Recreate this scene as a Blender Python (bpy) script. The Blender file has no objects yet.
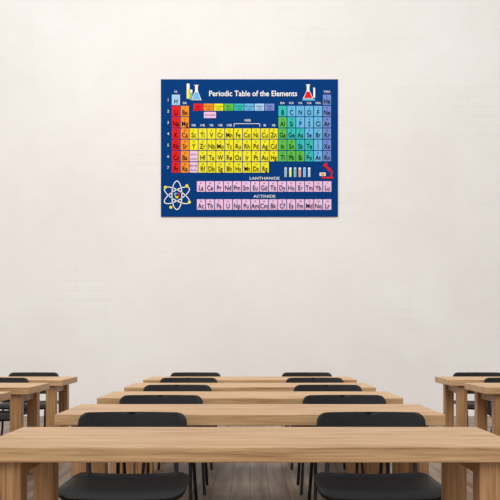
import bpy, bmesh, math, random
from mathutils import Vector, Matrix
random.seed(4)
scene = bpy.context.scene
try:
    scene.view_settings.view_transform = 'Standard'
    scene.view_settings.look = 'None'
except Exception: pass

EYE=1.13; HOR=338.0; F=760.0; WALL=11.0
S=F/WALL

def lin(c):
    c=c/255.0
    return c/12.92 if c<=0.04045 else ((c+0.055)/1.055)**2.4
def rgb(r,g,b): return (lin(r),lin(g),lin(b),1)

def base_mat(name,col,rough=0.6,metal=0.0):
    m=bpy.data.materials.new(name); m.use_nodes=True
    b=m.node_tree.nodes['Principled BSDF']
    b.inputs['Base Color'].default_value=col
    b.inputs['Roughness'].default_value=rough
    b.inputs['Metallic'].default_value=metal
    return m,m.node_tree,b

def add_noise_var(nt,b,c1,c2,scale=(1,1,1),nscale=5,detail=6,bump=0.0,lo=0.35,hi=0.65):
    N=nt.nodes; L=nt.links
    tc=N.new('ShaderNodeTexCoord'); mp=N.new('ShaderNodeMapping')
    mp.inputs['Scale'].default_value=scale
    L.new(tc.outputs['Object'],mp.inputs['Vector'])
    n=N.new('ShaderNodeTexNoise'); n.inputs['Scale'].default_value=nscale; n.inputs['Detail'].default_value=detail
    L.new(mp.outputs['Vector'],n.inputs['Vector'])
    r=N.new('ShaderNodeValToRGB')
    r.color_ramp.elements[0].position=lo; r.color_ramp.elements[1].position=hi
    r.color_ramp.elements[0].color=c1; r.color_ramp.elements[1].color=c2
    L.new(n.outputs['Fac'],r.inputs['Fac']); L.new(r.outputs['Color'],b.inputs['Base Color'])
    if bump:
        bp=N.new('ShaderNodeBump'); bp.inputs['Strength'].default_value=bump; bp.inputs['Distance'].default_value=0.01
        L.new(n.outputs['Fac'],bp.inputs['Height']); L.new(bp.outputs['Normal'],b.inputs['Normal'])
    return tc,mp,n,r

# ---------- materials
def wood_mat(name,c_dark,c_light,axis):
    m,nt,b=base_mat(name,c_light,0.45)
    b.inputs['Specular IOR Level'].default_value=0.4
    sc={'x':(0.6,12,12),'z':(12,12,0.6)}[axis]
    tc,mp,n,r=add_noise_var(nt,b,c_dark,c_light,sc,2.4,9,0.15,0.34,0.60)
    n.inputs['Distortion'].default_value=0.8; n.inputs['Roughness'].default_value=0.66
    e=r.color_ramp.elements.new(0.45); e.color=[(a*0.35+b_*0.65) for a,b_ in zip(c_dark,c_light)]
    N=nt.nodes;L=nt.links
    m2=N.new('ShaderNodeMapping'); m2.inputs['Scale'].default_value={'x':(3,90,90),'z':(90,90,3)}[axis]
    L.new(tc.outputs['Object'],m2.inputs['Vector'])
    nf=N.new('ShaderNodeTexNoise'); nf.inputs['Scale'].default_value=1.5; nf.inputs['Detail'].default_value=4
    L.new(m2.outputs['Vector'],nf.inputs['Vector'])
    rf=N.new('ShaderNodeValToRGB'); rf.color_ramp.elements[0].position=0.35; rf.color_ramp.elements[1].position=0.6
    rf.color_ramp.elements[0].color=(0.70,0.60,0.50,1); rf.color_ramp.elements[1].color=(1,1,1,1)
    L.new(nf.outputs['Fac'],rf.inputs['Fac'])
    mx=N.new('ShaderNodeMix'); mx.data_type='RGBA'; mx.blend_type='MULTIPLY'; mx.inputs['Factor'].default_value=0.75
    L.new(r.outputs['Color'],mx.inputs['A']); L.new(rf.outputs['Color'],mx.inputs['B']); L.new(mx.outputs['Result'],b.inputs['Base Color'])
    oi=N.new('ShaderNodeObjectInfo'); mul=N.new('ShaderNodeMath'); mul.operation='MULTIPLY'; mul.inputs[1].default_value=37
    L.new(oi.outputs['Random'],mul.inputs[0])
    cmb=N.new('ShaderNodeCombineXYZ')
    for i in range(3): L.new(mul.outputs[0],cmb.inputs[i])
    L.new(cmb.outputs[0],mp.inputs['Location'])
    return m
wood_top=wood_mat('wood_top',rgb(164,118,78),rgb(218,180,134),'x')
wood_leg=wood_mat('wood_leg',rgb(140,100,64),rgb(200,156,110),'z')

black,nt,b=base_mat('black_plastic',rgb(30,30,32),0.5)
add_noise_var(nt,b,rgb(24,24,26),rgb(32,32,34),(1,1,1),60,3,0.05)
b.inputs['Specular IOR Level'].default_value=0.3
steel,nt,b=base_mat('dark_steel',rgb(60,60,62),0.35,0.7)
add_noise_var(nt,b,rgb(50,50,52),rgb(70,70,72),(1,1,1),30,3)

# floor : worn brown planks running away from the camera
floor_m,nt,b=base_mat('plank_floor',rgb(160,148,136),0.5)
tc,mp,n,r=add_noise_var(nt,b,rgb(112,94,78),rgb(162,144,126),(10,0.7,1),1.6,8,0.05)
N=nt.nodes;L=nt.links
sp=N.new('ShaderNodeSeparateXYZ'); cb=N.new('ShaderNodeCombineXYZ')
L.new(tc.outputs['Object'],sp.inputs[0]); L.new(sp.outputs['Y'],cb.inputs['X']); L.new(sp.outputs['X'],cb.inputs['Y'])
br=N.new('ShaderNodeTexBrick'); br.inputs['Scale'].default_value=1.0
br.inputs['Brick Width'].default_value=1.6; br.inputs['Row Height'].default_value=0.14; br.inputs['Mortar Size'].default_value=0.003
br.inputs['Color1'].default_value=(1,1,1,1); br.inputs['Color2'].default_value=(0.72,0.70,0.67,1); br.inputs['Mortar'].default_value=(0.2,0.18,0.16,1)
L.new(cb.outputs[0],br.inputs['Vector'])
mx=N.new('ShaderNodeMix'); mx.data_type='RGBA'; mx.blend_type='MULTIPLY'; mx.inputs['Factor'].default_value=0.9
L.new(r.outputs['Color'],mx.inputs['A']); L.new(br.outputs['Color'],mx.inputs['B']); L.new(mx.outputs['Result'],b.inputs['Base Color'])

# wall : whitewashed masonry
wall_m,nt,b=base_mat('whitewashed_wall',rgb(228,224,221),0.9)
b.inputs['Specular IOR Level'].default_value=0.1
N=nt.nodes;L=nt.links
tc=N.new('ShaderNodeTexCoord'); sp=N.new('ShaderNodeSeparateXYZ'); cb=N.new('ShaderNodeCombineXYZ')
L.new(tc.outputs['Object'],sp.inputs[0]); L.new(sp.outputs['X'],cb.inputs['X']); L.new(sp.outputs['Z'],cb.inputs['Y'])
br=N.new('ShaderNodeTexBrick'); br.inputs['Scale'].default_value=1.0
br.inputs['Brick Width'].default_value=0.42; br.inputs['Row Height'].default_value=0.14
br.inputs['Mortar Size'].default_value=0.010; br.inputs['Mortar Smooth'].default_value=0.8
br.inputs['Color1'].default_value=(1,1,1,1); br.inputs['Color2'].default_value=(0.85,0.85,0.85,1); br.inputs['Mortar'].default_value=(0,0,0,1)
L.new(cb.outputs[0],br.inputs['Vector'])
nz=N.new('ShaderNodeTexNoise'); nz.inputs['Scale'].default_value=0.45; nz.inputs['Detail'].default_value=8; nz.inputs['Roughness'].default_value=0.65
L.new(cb.outputs[0],nz.inputs['Vector'])
ra=N.new('ShaderNodeValToRGB'); ra.color_ramp.elements[0].position=0.3; ra.color_ramp.elements[1].position=0.7
ra.color_ramp.elements[0].color=rgb(229,226,222); ra.color_ramp.elements[1].color=rgb(241,238,236)
L.new(nz.outputs['Fac'],ra.inputs['Fac'])
n2=N.new('ShaderNodeTexNoise'); n2.inputs['Scale'].default_value=1.0; n2.inputs['Detail'].default_value=5
L.new(cb.outputs[0],n2.inputs['Vector'])
r2=N.new('ShaderNodeValToRGB'); r2.color_ramp.elements[0].position=0.48; r2.color_ramp.elements[1].position=0.75
r2.color_ramp.elements[0].color=(0,0,0,1); r2.color_ramp.elements[1].color=(1,1,1,1)
L.new(n2.outputs['Fac'],r2.inputs['Fac'])
mul=N.new('ShaderNodeMath'); mul.operation='MULTIPLY'; mul.inputs[1].default_value=0.09
L.new(r2.outputs['Color'],mul.inputs[0])
mx=N.new('ShaderNodeMix'); mx.data_type='RGBA'; mx.blend_type='MULTIPLY'
L.new(mul.outputs[0],mx.inputs['Factor']); L.new(ra.outputs['Color'],mx.inputs['A']); L.new(br.outputs['Color'],mx.inputs['B'])
L.new(mx.outputs['Result'],b.inputs['Base Color'])
bp=N.new('ShaderNodeBump'); bp.inputs['Strength'].default_value=0.05; bp.inputs['Distance'].default_value=0.01
ad=N.new('ShaderNodeMath'); ad.operation='MULTIPLY'
L.new(br.outputs['Color'],ad.inputs[0]); L.new(r2.outputs['Color'],ad.inputs[1])
L.new(ad.outputs[0],bp.inputs['Height']); L.new(bp.outputs['Normal'],b.inputs['Normal'])

# ---------- helpers
def link(o): scene.collection.objects.link(o); return o
def mesh_obj(name,bm,mats,parent=None,smooth=False):
    me=bpy.data.meshes.new(name); bm.to_mesh(me); bm.free()
    for m in mats: me.materials.append(m)
    if smooth:
        for p in me.polygons: p.use_smooth=True
    o=link(bpy.data.objects.new(name,me))
    if parent: o.parent=parent
    return o
def bm_box(bm,x0,x1,y0,y1,z0,z1,mi=0,bev=0.0):
    r=bmesh.ops.create_cube(bm,size=1.0)
    vs=r['verts']
    for v in vs:
        v.co=Vector(((x0+x1)/2+v.co.x*(x1-x0),(y0+y1)/2+v.co.y*(y1-y0),(z0+z1)/2+v.co.z*(z1-z0)))
    fs=set(f for v in vs for f in v.link_faces)
    for f in fs: f.material_index=mi
    if bev:
        es=list(set(e for v in vs for e in v.link_edges))
        res=bmesh.ops.bevel(bm,geom=es,offset=bev,segments=2,affect='EDGES',profile=0.5)
        for f in res['faces']: f.material_index=mi

# ---------- room
bm=bmesh.new(); bm_box(bm,-11,11,-4,WALL+0.2,-0.1,0); mesh_obj('floor',bm,[floor_m])
bm=bmesh.new(); bm_box(bm,-11,11,WALL,WALL+0.2,0,7.5); mesh_obj('wall_back',bm,[wall_m])

# ---------- desk
TW=0.97; TD=0.60; TH=0.75; TT=0.055; LG=0.085; IN=0.075
bm=bmesh.new()
bm_box(bm,-TW,TW,0,TD,TH-TT,TH,0,0.004)
for sx in (-1,1):
    for y0 in (0.03,TD-0.03-LG):
        xo=sx*(TW-IN); xi=sx*(TW-IN-LG)
        bm_box(bm,min(xo,xi),max(xo,xi),y0,y0+LG,0,TH-TT,1,0.004)
    xa=sx*(TW-IN-0.025); xb=sx*(TW-IN-0.055)
    bm_box(bm,min(xa,xb),max(xa,xb),0.03+LG,TD-0.03-LG,TH-TT-0.07,TH-TT,1,0.002)
bm_box(bm,-TW+IN+LG,TW-IN-LG,TD-0.075,TD-0.05,TH-TT-0.03,TH-TT,0,0.002)
desk0=mesh_obj('wooden_desk',bm,[wood_top,wood_leg])
desk_me=desk0.data
bpy.data.objects.remove(desk0)

# ---------- chair
def shell(name,w,h,rad,fn,nx=16,ny=12):
    bm=bmesh.new(); rows=[]
    for j in range(ny+1):
        t=0.5-0.5*math.cos(math.pi*j/ny); v=t*h
        d=min(v,h-v); ins=0
        if d<rad: ins=rad-math.sqrt(max(rad*rad-(rad-d)**2,0))
        hw=w/2-ins
        rows.append([bm.verts.new(fn((-1+2*i/nx)*hw/(w/2),t)) for i in range(nx+1)])
    for j in range(ny):
        for i in range(nx):
            bm.faces.new((rows[j][i],rows[j][i+1],rows[j+1][i+1],rows[j+1][i]))
    bmesh.ops.recalc_face_normals(bm,faces=bm.faces)
    me=bpy.data.meshes.new(name); bm.to_mesh(me); bm.free()
    me.materials.append(black)
    for p in me.polygons: p.use_smooth=True
    return me
BW=0.52;BH=0.22;BZ=0.553
def back_fn(u,t):
    return Vector((u*BW/2, -0.04*u*u + (t-0.5)*0.04, BZ+t*BH))
back_me=shell('backrest',BW,BH,0.045,back_fn)
SW=0.56;SD=0.38
def seat_fn(u,t):
    y=-0.40+t*SD
    z=0.455+0.012*u*u - (0.03*(1-t/0.25)**2 if t<0.25 else 0) + (0.02*((t-0.8)/0.2)**2 if t>0.8 else 0)
    return Vector((u*SW/2,y,z))
seat_me=shell('seat',SW,SD,0.06,seat_fn)
def tube_curve():
    cu=bpy.data.curves.new('frame','CURVE'); cu.dimensions='3D'; cu.bevel_depth=0.011; cu.bevel_resolution=3; cu.use_fill_caps=True
    def pl(pts):
        s=cu.splines.new('POLY'); s.points.add(len(pts)-1)
        for p,q in zip(s.points,pts): p.co=(*q,1)
    for sx in (-1,1):
        x=sx*0.21
        pl([(sx*0.225,-0.39,0.011),(x,-0.36,0.25),(x,-0.35,0.40),(x,-0.335,0.428),(x,-0.30,0.436),(x,-0.08,0.436),(x,-0.045,0.445),(x,-0.03,0.47),(x,-0.024,0.56),(x,-0.016,0.70)])
        pl([(x,-0.16,0.436),(sx*0.215,-0.08,0.25),(sx*0.225,0.0,0.011)])
    pl([(-0.21,-0.31,0.436),(0.21,-0.31,0.436)])
    pl([(-0.21,-0.10,0.436),(0.21,-0.10,0.436)])
    o=link(bpy.data.objects.new('t',cu)); bpy.context.view_layer.update()
    dg=bpy.context.evaluated_depsgraph_get()
    me=bpy.data.meshes.new_from_object(o.evaluated_get(dg)); bpy.data.objects.remove(o)
    me.materials.clear(); me.materials.append(steel)
    for p in me.polygons: p.use_smooth=True
    return me
frame_me=tube_curve(); frame_me.name='frame'

def add_chair(x,y,rz=0):
    e=link(bpy.data.objects.new('classroom_chair',None)); e.empty_display_size=0.2
    e.location=(x,y,0); e.rotation_euler=(0,0,rz)
    for nm,me in (('backrest',back_me),('seat',seat_me),('frame',frame_me)):
        o=link(bpy.data.objects.new(nm,me)); o.parent=e
        if nm!='frame':
            s=o.modifiers.new('s','SOLIDIFY'); s.thickness=0.016; s.offset=0
            b=o.modifiers.new('b','BEVEL'); b.width=0.004; b.segments=2; b.limit_method='ANGLE'; b.angle_limit=math.radians(50)
D1=2.65; CB=3.64
for off in (0,1.12,2.16,3.20,4.24):
    for cx in (0,-(1.70+TW),(1.82+TW)):
        o=link(bpy.data.objects.new('wooden_desk',desk_me)); o.location=(cx,D1+off,0)
    yb=CB+off+(0.03 if off==0 else 0)
    for cx in (-0.558,0.585,-2.24,-3.2,2.36,3.3):
        add_chair(cx+random.uniform(-.008,.008),yb+random.uniform(-.01,.0),random.uniform(-.01,.01))

# ---------- poster
cols={}
pm=[]
def pc(name,r,g,b_):
    m,nt,b=base_mat('poster_'+name,rgb(r,g,b_),0.8)
    b.inputs['Specular IOR Level'].default_value=0.05
    k=0.98
    add_noise_var(nt,b,rgb(r*k,g*k,b_*k),rgb(r,g,b_),(1,1,1),40,2)
    cols[name]=len(pm); pm.append(m)
for a in [('navy',4,58,122),('white',250,250,250),('black',10,14,26),('red',226,36,40),('orange',248,150,40),
          ('yellow',242,232,44),('green',96,190,76),('teal',60,190,184),('sky',108,186,230),('violet',116,140,208),
          ('pink',236,196,230),('ltblue',170,208,242)]: pc(*a)
LAY=[WALL-0.014,WALL-0.017,WALL-0.020,WALL-0.023]
def P(x,y,l): return Vector(((x-250)/S,LAY[l],EYE+(HOR-y)/S))
bm=bmesh.new()
a=P(161,216.8,0);c=P(337.8,79.6,0)
bm_box(bm,a.x,c.x,WALL-0.014,WALL-0.001,a.z,c.z)
poster=mesh_obj('periodic_table_poster',bm,[pm[0]])
cell=bmesh.new()
def poly(pts,col,l=1):
    vs=[cell.verts.new(P(x,y,l)) for x,y in pts]
    f=cell.faces.new(vs); f.normal_update()
    if f.normal.y>0: f.normal_flip()
    f.material_index=cols[col]
def rect(x0,y0,x1,y1,col,l=1): poly([(x0,y0),(x1,y0),(x1,y1),(x0,y1)],col,l)
def line(x0,y0,x1,y1,w,col,l=1):
    d=math.hypot(x1-x0,y1-y0); nx=-(y1-y0)/d*w/2; ny=(x1-x0)/d*w/2
    poly([(x0+nx,y0+ny),(x1+nx,y1+ny),(x1-nx,y1-ny),(x0-nx,y0-ny)],col,l)
def disc(cx,cy,r,col,l=1,n=16): poly([(cx+r*math.cos(2*math.pi*i/n),cy+r*math.sin(2*math.pi*i/n)) for i in range(n)],col,l)
def ring(cx,cy,a,b,ang,w,col,l=1,n=40):
    ca,sa=math.cos(ang),math.sin(ang)
    def pt(t,k):
        x=(a+k)*math.cos(t); y=(b+k)*math.sin(t); return (cx+x*ca-y*sa,cy+x*sa+y*ca)
    for i in range(n):
        t0=2*math.pi*i/n;t1=2*math.pi*(i+1)/n
        poly([pt(t0,-w/2),pt(t1,-w/2),pt(t1,w/2),pt(t0,w/2)],col,l)
texts=[]
def text(s,x,y,size,col='white',l=2,off=0.0,sx=1.0): texts.append((s,x,y,size,col,l,off,sx))
rows=["H . . . . . . . . . . . . . . . . He",
"Li Be . . . . . . . . . . B C N O F Ne",
"Na Mg . . . . . . . . . . Al Si P S Cl Ar",
"K Ca Sc Ti V Cr Mn Fe Co Ni Cu Zn Ga Ge As Se Br Kr",
"Rb Sr Y Zr Nb Mo Tc Ru Rh Pd Ag Cd In Sn Sb Te I Xe",
"Cs Ba * Hf Ta W Re Os Ir Pt Au Hg Tl Pb Bi Po At Rn",
"Fr Ra # Rf Db Sg Bh Hs Mt Ds Rg . . . . . . ."]
X0=172.0;PX=8.87;Y0=95.0;PY=11.25
Z={}
order=("H He Li Be B C N O F Ne Na Mg Al Si P S Cl Ar K Ca Sc Ti V Cr Mn Fe Co Ni Cu Zn Ga Ge As Se Br Kr Rb Sr Y Zr Nb Mo Tc Ru Rh Pd Ag Cd In Sn Sb Te I Xe Cs Ba La Ce Pr Nd Pm Sm Eu Gd Tb Dy Ho Er Tm Yb Lu Hf Ta W Re Os Ir Pt Au Hg Tl Pb Bi Po At Rn Fr Ra Ac Th Pa U Np Pu Am Cm Bk Cf Es Fm Md No Lr Rf Db Sg Bh Hs Mt Ds Rg").split()
for i,s in enumerate(order): Z[s]=i+1
metalloid={'B','Si','Ge','As','Sb','Te','Po'}
nonm={'C','N','O','P','S','Se'}
def ccol(s,c):
    if s=='H': return 'ltblue'
    if c==0: return 'red'
    if c==1: return 'orange'
    if c==17: return 'violet'
    if c==16: return 'sky'
    if s in nonm: return 'sky'
    if s in metalloid: return 'teal'
    if c>=12: return 'green'
    return 'yellow'
def put_cell(x,y,w,h,s,col):
    rect(x,y,x+w-0.8,y+h-0.9,col)
    cx=x+(w-0.8)/2
    text(s,cx,y+h*0.80,7.0,'black',2,0.0011,0.76)
    text(str(Z[s]),cx,y+h*0.24,2.0,'black')
for r,row in enumerate(rows):
    for c,s in enumerate(row.split()):
        x=X0+c*PX;y=Y0+r*PY
        if s=='.': continue
        if s in '*#':
            rect(x,y,x+PX-0.75,y+PY-0.9,'pink')
            text('57-71' if s=='*' else '89-103',x+PX/2-0.4,y+4.4,2.6,'black')
            text('La-Lu' if s=='*' else 'Ac-Lr',x+PX/2-0.4,y+8.6,2.8,'black'); continue
        put_cell(x,y,PX,PY,s,ccol(s,c))
    text(str(r+1),168.3,Y0+r*PY+6.8,4.0)
lp=(332.0-197.0)/15
for r,(y,a0) in enumerate(((181.5,57),(199.5,89))):
    for i in range(15): put_cell(197+i*lp,y,lp,11.3,order[a0-1+i],'pink')
text('LANTHANIDE',264.5,179.9,3.9,'white',2,0.0,1.25)
text('ACTINIDE',264.5,197.9,3.9,'white',2,0.0,1.25)
text('Periodic Table of the Elements',253,96.6,7.8,'white',2,0.0015,0.91)
text('IA',X0+4,93.3,3.4); text('IIA',X0+PX+4,104.6,3.4); text('VIIIA',X0+17*PX+4,93.3,3.4)
for i,s in enumerate('IIIA IVA VA VIA VIIA'.split()): text(s,X0+(12+i)*PX+4,104.6,3.2)
for i,s in enumerate('IIIB IVB VB VIB VIIB'.split()): text(s,X0+(2+i)*PX+4,126.8,3.2)
text('IB',X0+10*PX+4,126.8,3.2);text('IIB',X0+11*PX+4,126.8,3.2);text('VIIIB',X0+8.5*PX,122.0,3.4)
line(X0+7*PX,124,X0+10*PX-1,124,0.5,'white');line(X0+7*PX,124,X0+7*PX,127,0.5,'white');line(X0+10*PX-1,124,X0+10*PX-1,127,0.5,'white')
lx=193.5
for i,cn in enumerate('red orange yellow green teal sky ltblue violet'.split()):
    rect(lx+i*10.2,104.0,lx+i*10.2+9.4,111.0,cn)
    text(['Alkali','Alk.Earth','Transition','Basic','Metalloid','Nonmetal','Halogen','Noble'][i],lx+i*10.2+4.7,107.3,2.1,'black')
    text('metals',lx+i*10.2+4.7,109.9,2.0,'black')
rect(204,112.2,216,118.4,'pink'); text('Rare earth',210,116,2.3,'black')
def flask(cx,top,bot,col,w):
    poly([(cx-1.3,top),(cx+1.3,top),(cx+1.3,top+5),(cx+w,bot),(cx-w,bot),(cx-1.3,top+5)],'white')
    my=top+6.5; k=(my-top-5)/(bot-top-5); hw=1.3+(w-1.3)*k
    poly([(cx-hw+.5,my),(cx+hw-.5,my),(cx+w-1,bot-.6),(cx-w+1,bot-.6)],col,2)
    rect(cx-2,top-0.6,cx+2,top+0.4,'white',2)
flask(196.5,86,100.5,'sky',5.0); rect(186.8,84,189.6,99,'white'); rect(187.2,89,189.2,98.6,'yellow',2)
rect(190.2,90,192.4,100,'white'); rect(190.5,93,192.1,99.6,'green',2)
flask(308,85.5,99,'red',5.2); rect(302.5,99.3,315,101,'sky',2)
rect(313.2,88,315,98,'white')
for k in range(3): ring(177,195.5,14.2,5.0,math.radians(30+60*k),0.9,'white',1)
for dx,dy,cn in ((-1.2,-.8,'sky'),(1.2,-.6,'red'),(0,1.2,'yellow')): disc(177+dx,195.5+dy,1.8,cn,2)
for x,y in ((165.5,187.5),(187,186),(189.5,202.5),(171,207.5)): disc(x,y,1.5,'yellow',2)
for i,cn in enumerate(('sky','yellow','teal','orange','sky','ltblue')):
    x=284.5+i*4.7
    rect(x,167.8,x+2.2,177.2,'white'); rect(x+.3,169.5 if i%2 else 168.6,x+1.9,176.9,cn,2)
line(325,165,330.5,172,2.0,'red');line(323.6,166.6,326.8,163.8,2.6,'red',2)
line(329.5,168,332,173,1.3,'red');line(332,173,330,178,1.4,'red');rect(321.5,177.2,333,178.8,'red',2);rect(319.5,172.8,325.5,176.2,'white')
rect(320.5,173.4,324.5,175.6,'orange',2)
mesh_obj('printed_cells',cell,pm,poster)
tob=[]
for (s,x,y,size,col,l,off,sx) in texts:
    cu=bpy.data.curves.new('tx','FONT'); cu.body=s; cu.size=size/S; cu.align_x='CENTER'; cu.resolution_u=3
    cu.offset=off
    o=link(bpy.data.objects.new('tx',cu)); tob.append((o,x,y,col,l,sx))
bpy.context.view_layer.update(); dg=bpy.context.evaluated_depsgraph_get()
tb=bmesh.new()
for (o,x,y,col,l,sx) in tob:
    me=o.evaluated_get(dg).to_mesh()
    p=P(x,y,3)
    base=[tb.verts.new(Vector((p.x+v.co.x*sx,p.y,p.z+v.co.y))) for v in me.vertices]
    for f in me.polygons:
        try:
            nf=tb.faces.new([base[i] for i in f.vertices]); nf.normal_update()
            if nf.normal.y>0: nf.normal_flip()
            nf.material_index=cols[col]
        except ValueError: pass
for t in tob:
    cu=t[0].data; bpy.data.objects.remove(t[0]); bpy.data.curves.remove(cu)
mesh_obj('lettering',tb,pm,poster)

# ---------- light
w=bpy.data.worlds.new('w'); scene.world=w; w.use_nodes=True
bg=w.node_tree.nodes['Background']; bg.inputs['Color'].default_value=(1.0,0.99,0.985,1); bg.inputs['Strength'].default_value=0.64
sl=bpy.data.lights.new('sun','SUN'); sl.energy=1.45; sl.angle=math.radians(40); sl.color=(1,0.975,0.95)
so=link(bpy.data.objects.new('sun',sl)); so.rotation_euler=(math.radians(34),math.radians(-20),0)
al=bpy.data.lights.new('wall_fill','AREA'); al.shape='RECTANGLE'; al.size=3.5; al.size_y=2.0; al.energy=170; al.color=(1,0.98,0.96)  # added fill light without a fixture, brightens the back wall with a falloff
ao=link(bpy.data.objects.new('wall_fill',al)); ao.location=(-1.2,5.0,6.6)
ao.rotation_euler=(Vector((-0.3,WALL,3.0))-Vector(ao.location)).to_track_quat('-Z','Y').to_euler()

# ---------- camera
cd=bpy.data.cameras.new('camera'); cd.sensor_width=36; cd.lens=F/500*36; cd.shift_y=(HOR-250)/500
cam=link(bpy.data.objects.new('camera',cd)); cam.location=(0,0,EYE); cam.rotation_euler=(math.radians(90),0,0)
scene.camera=cam
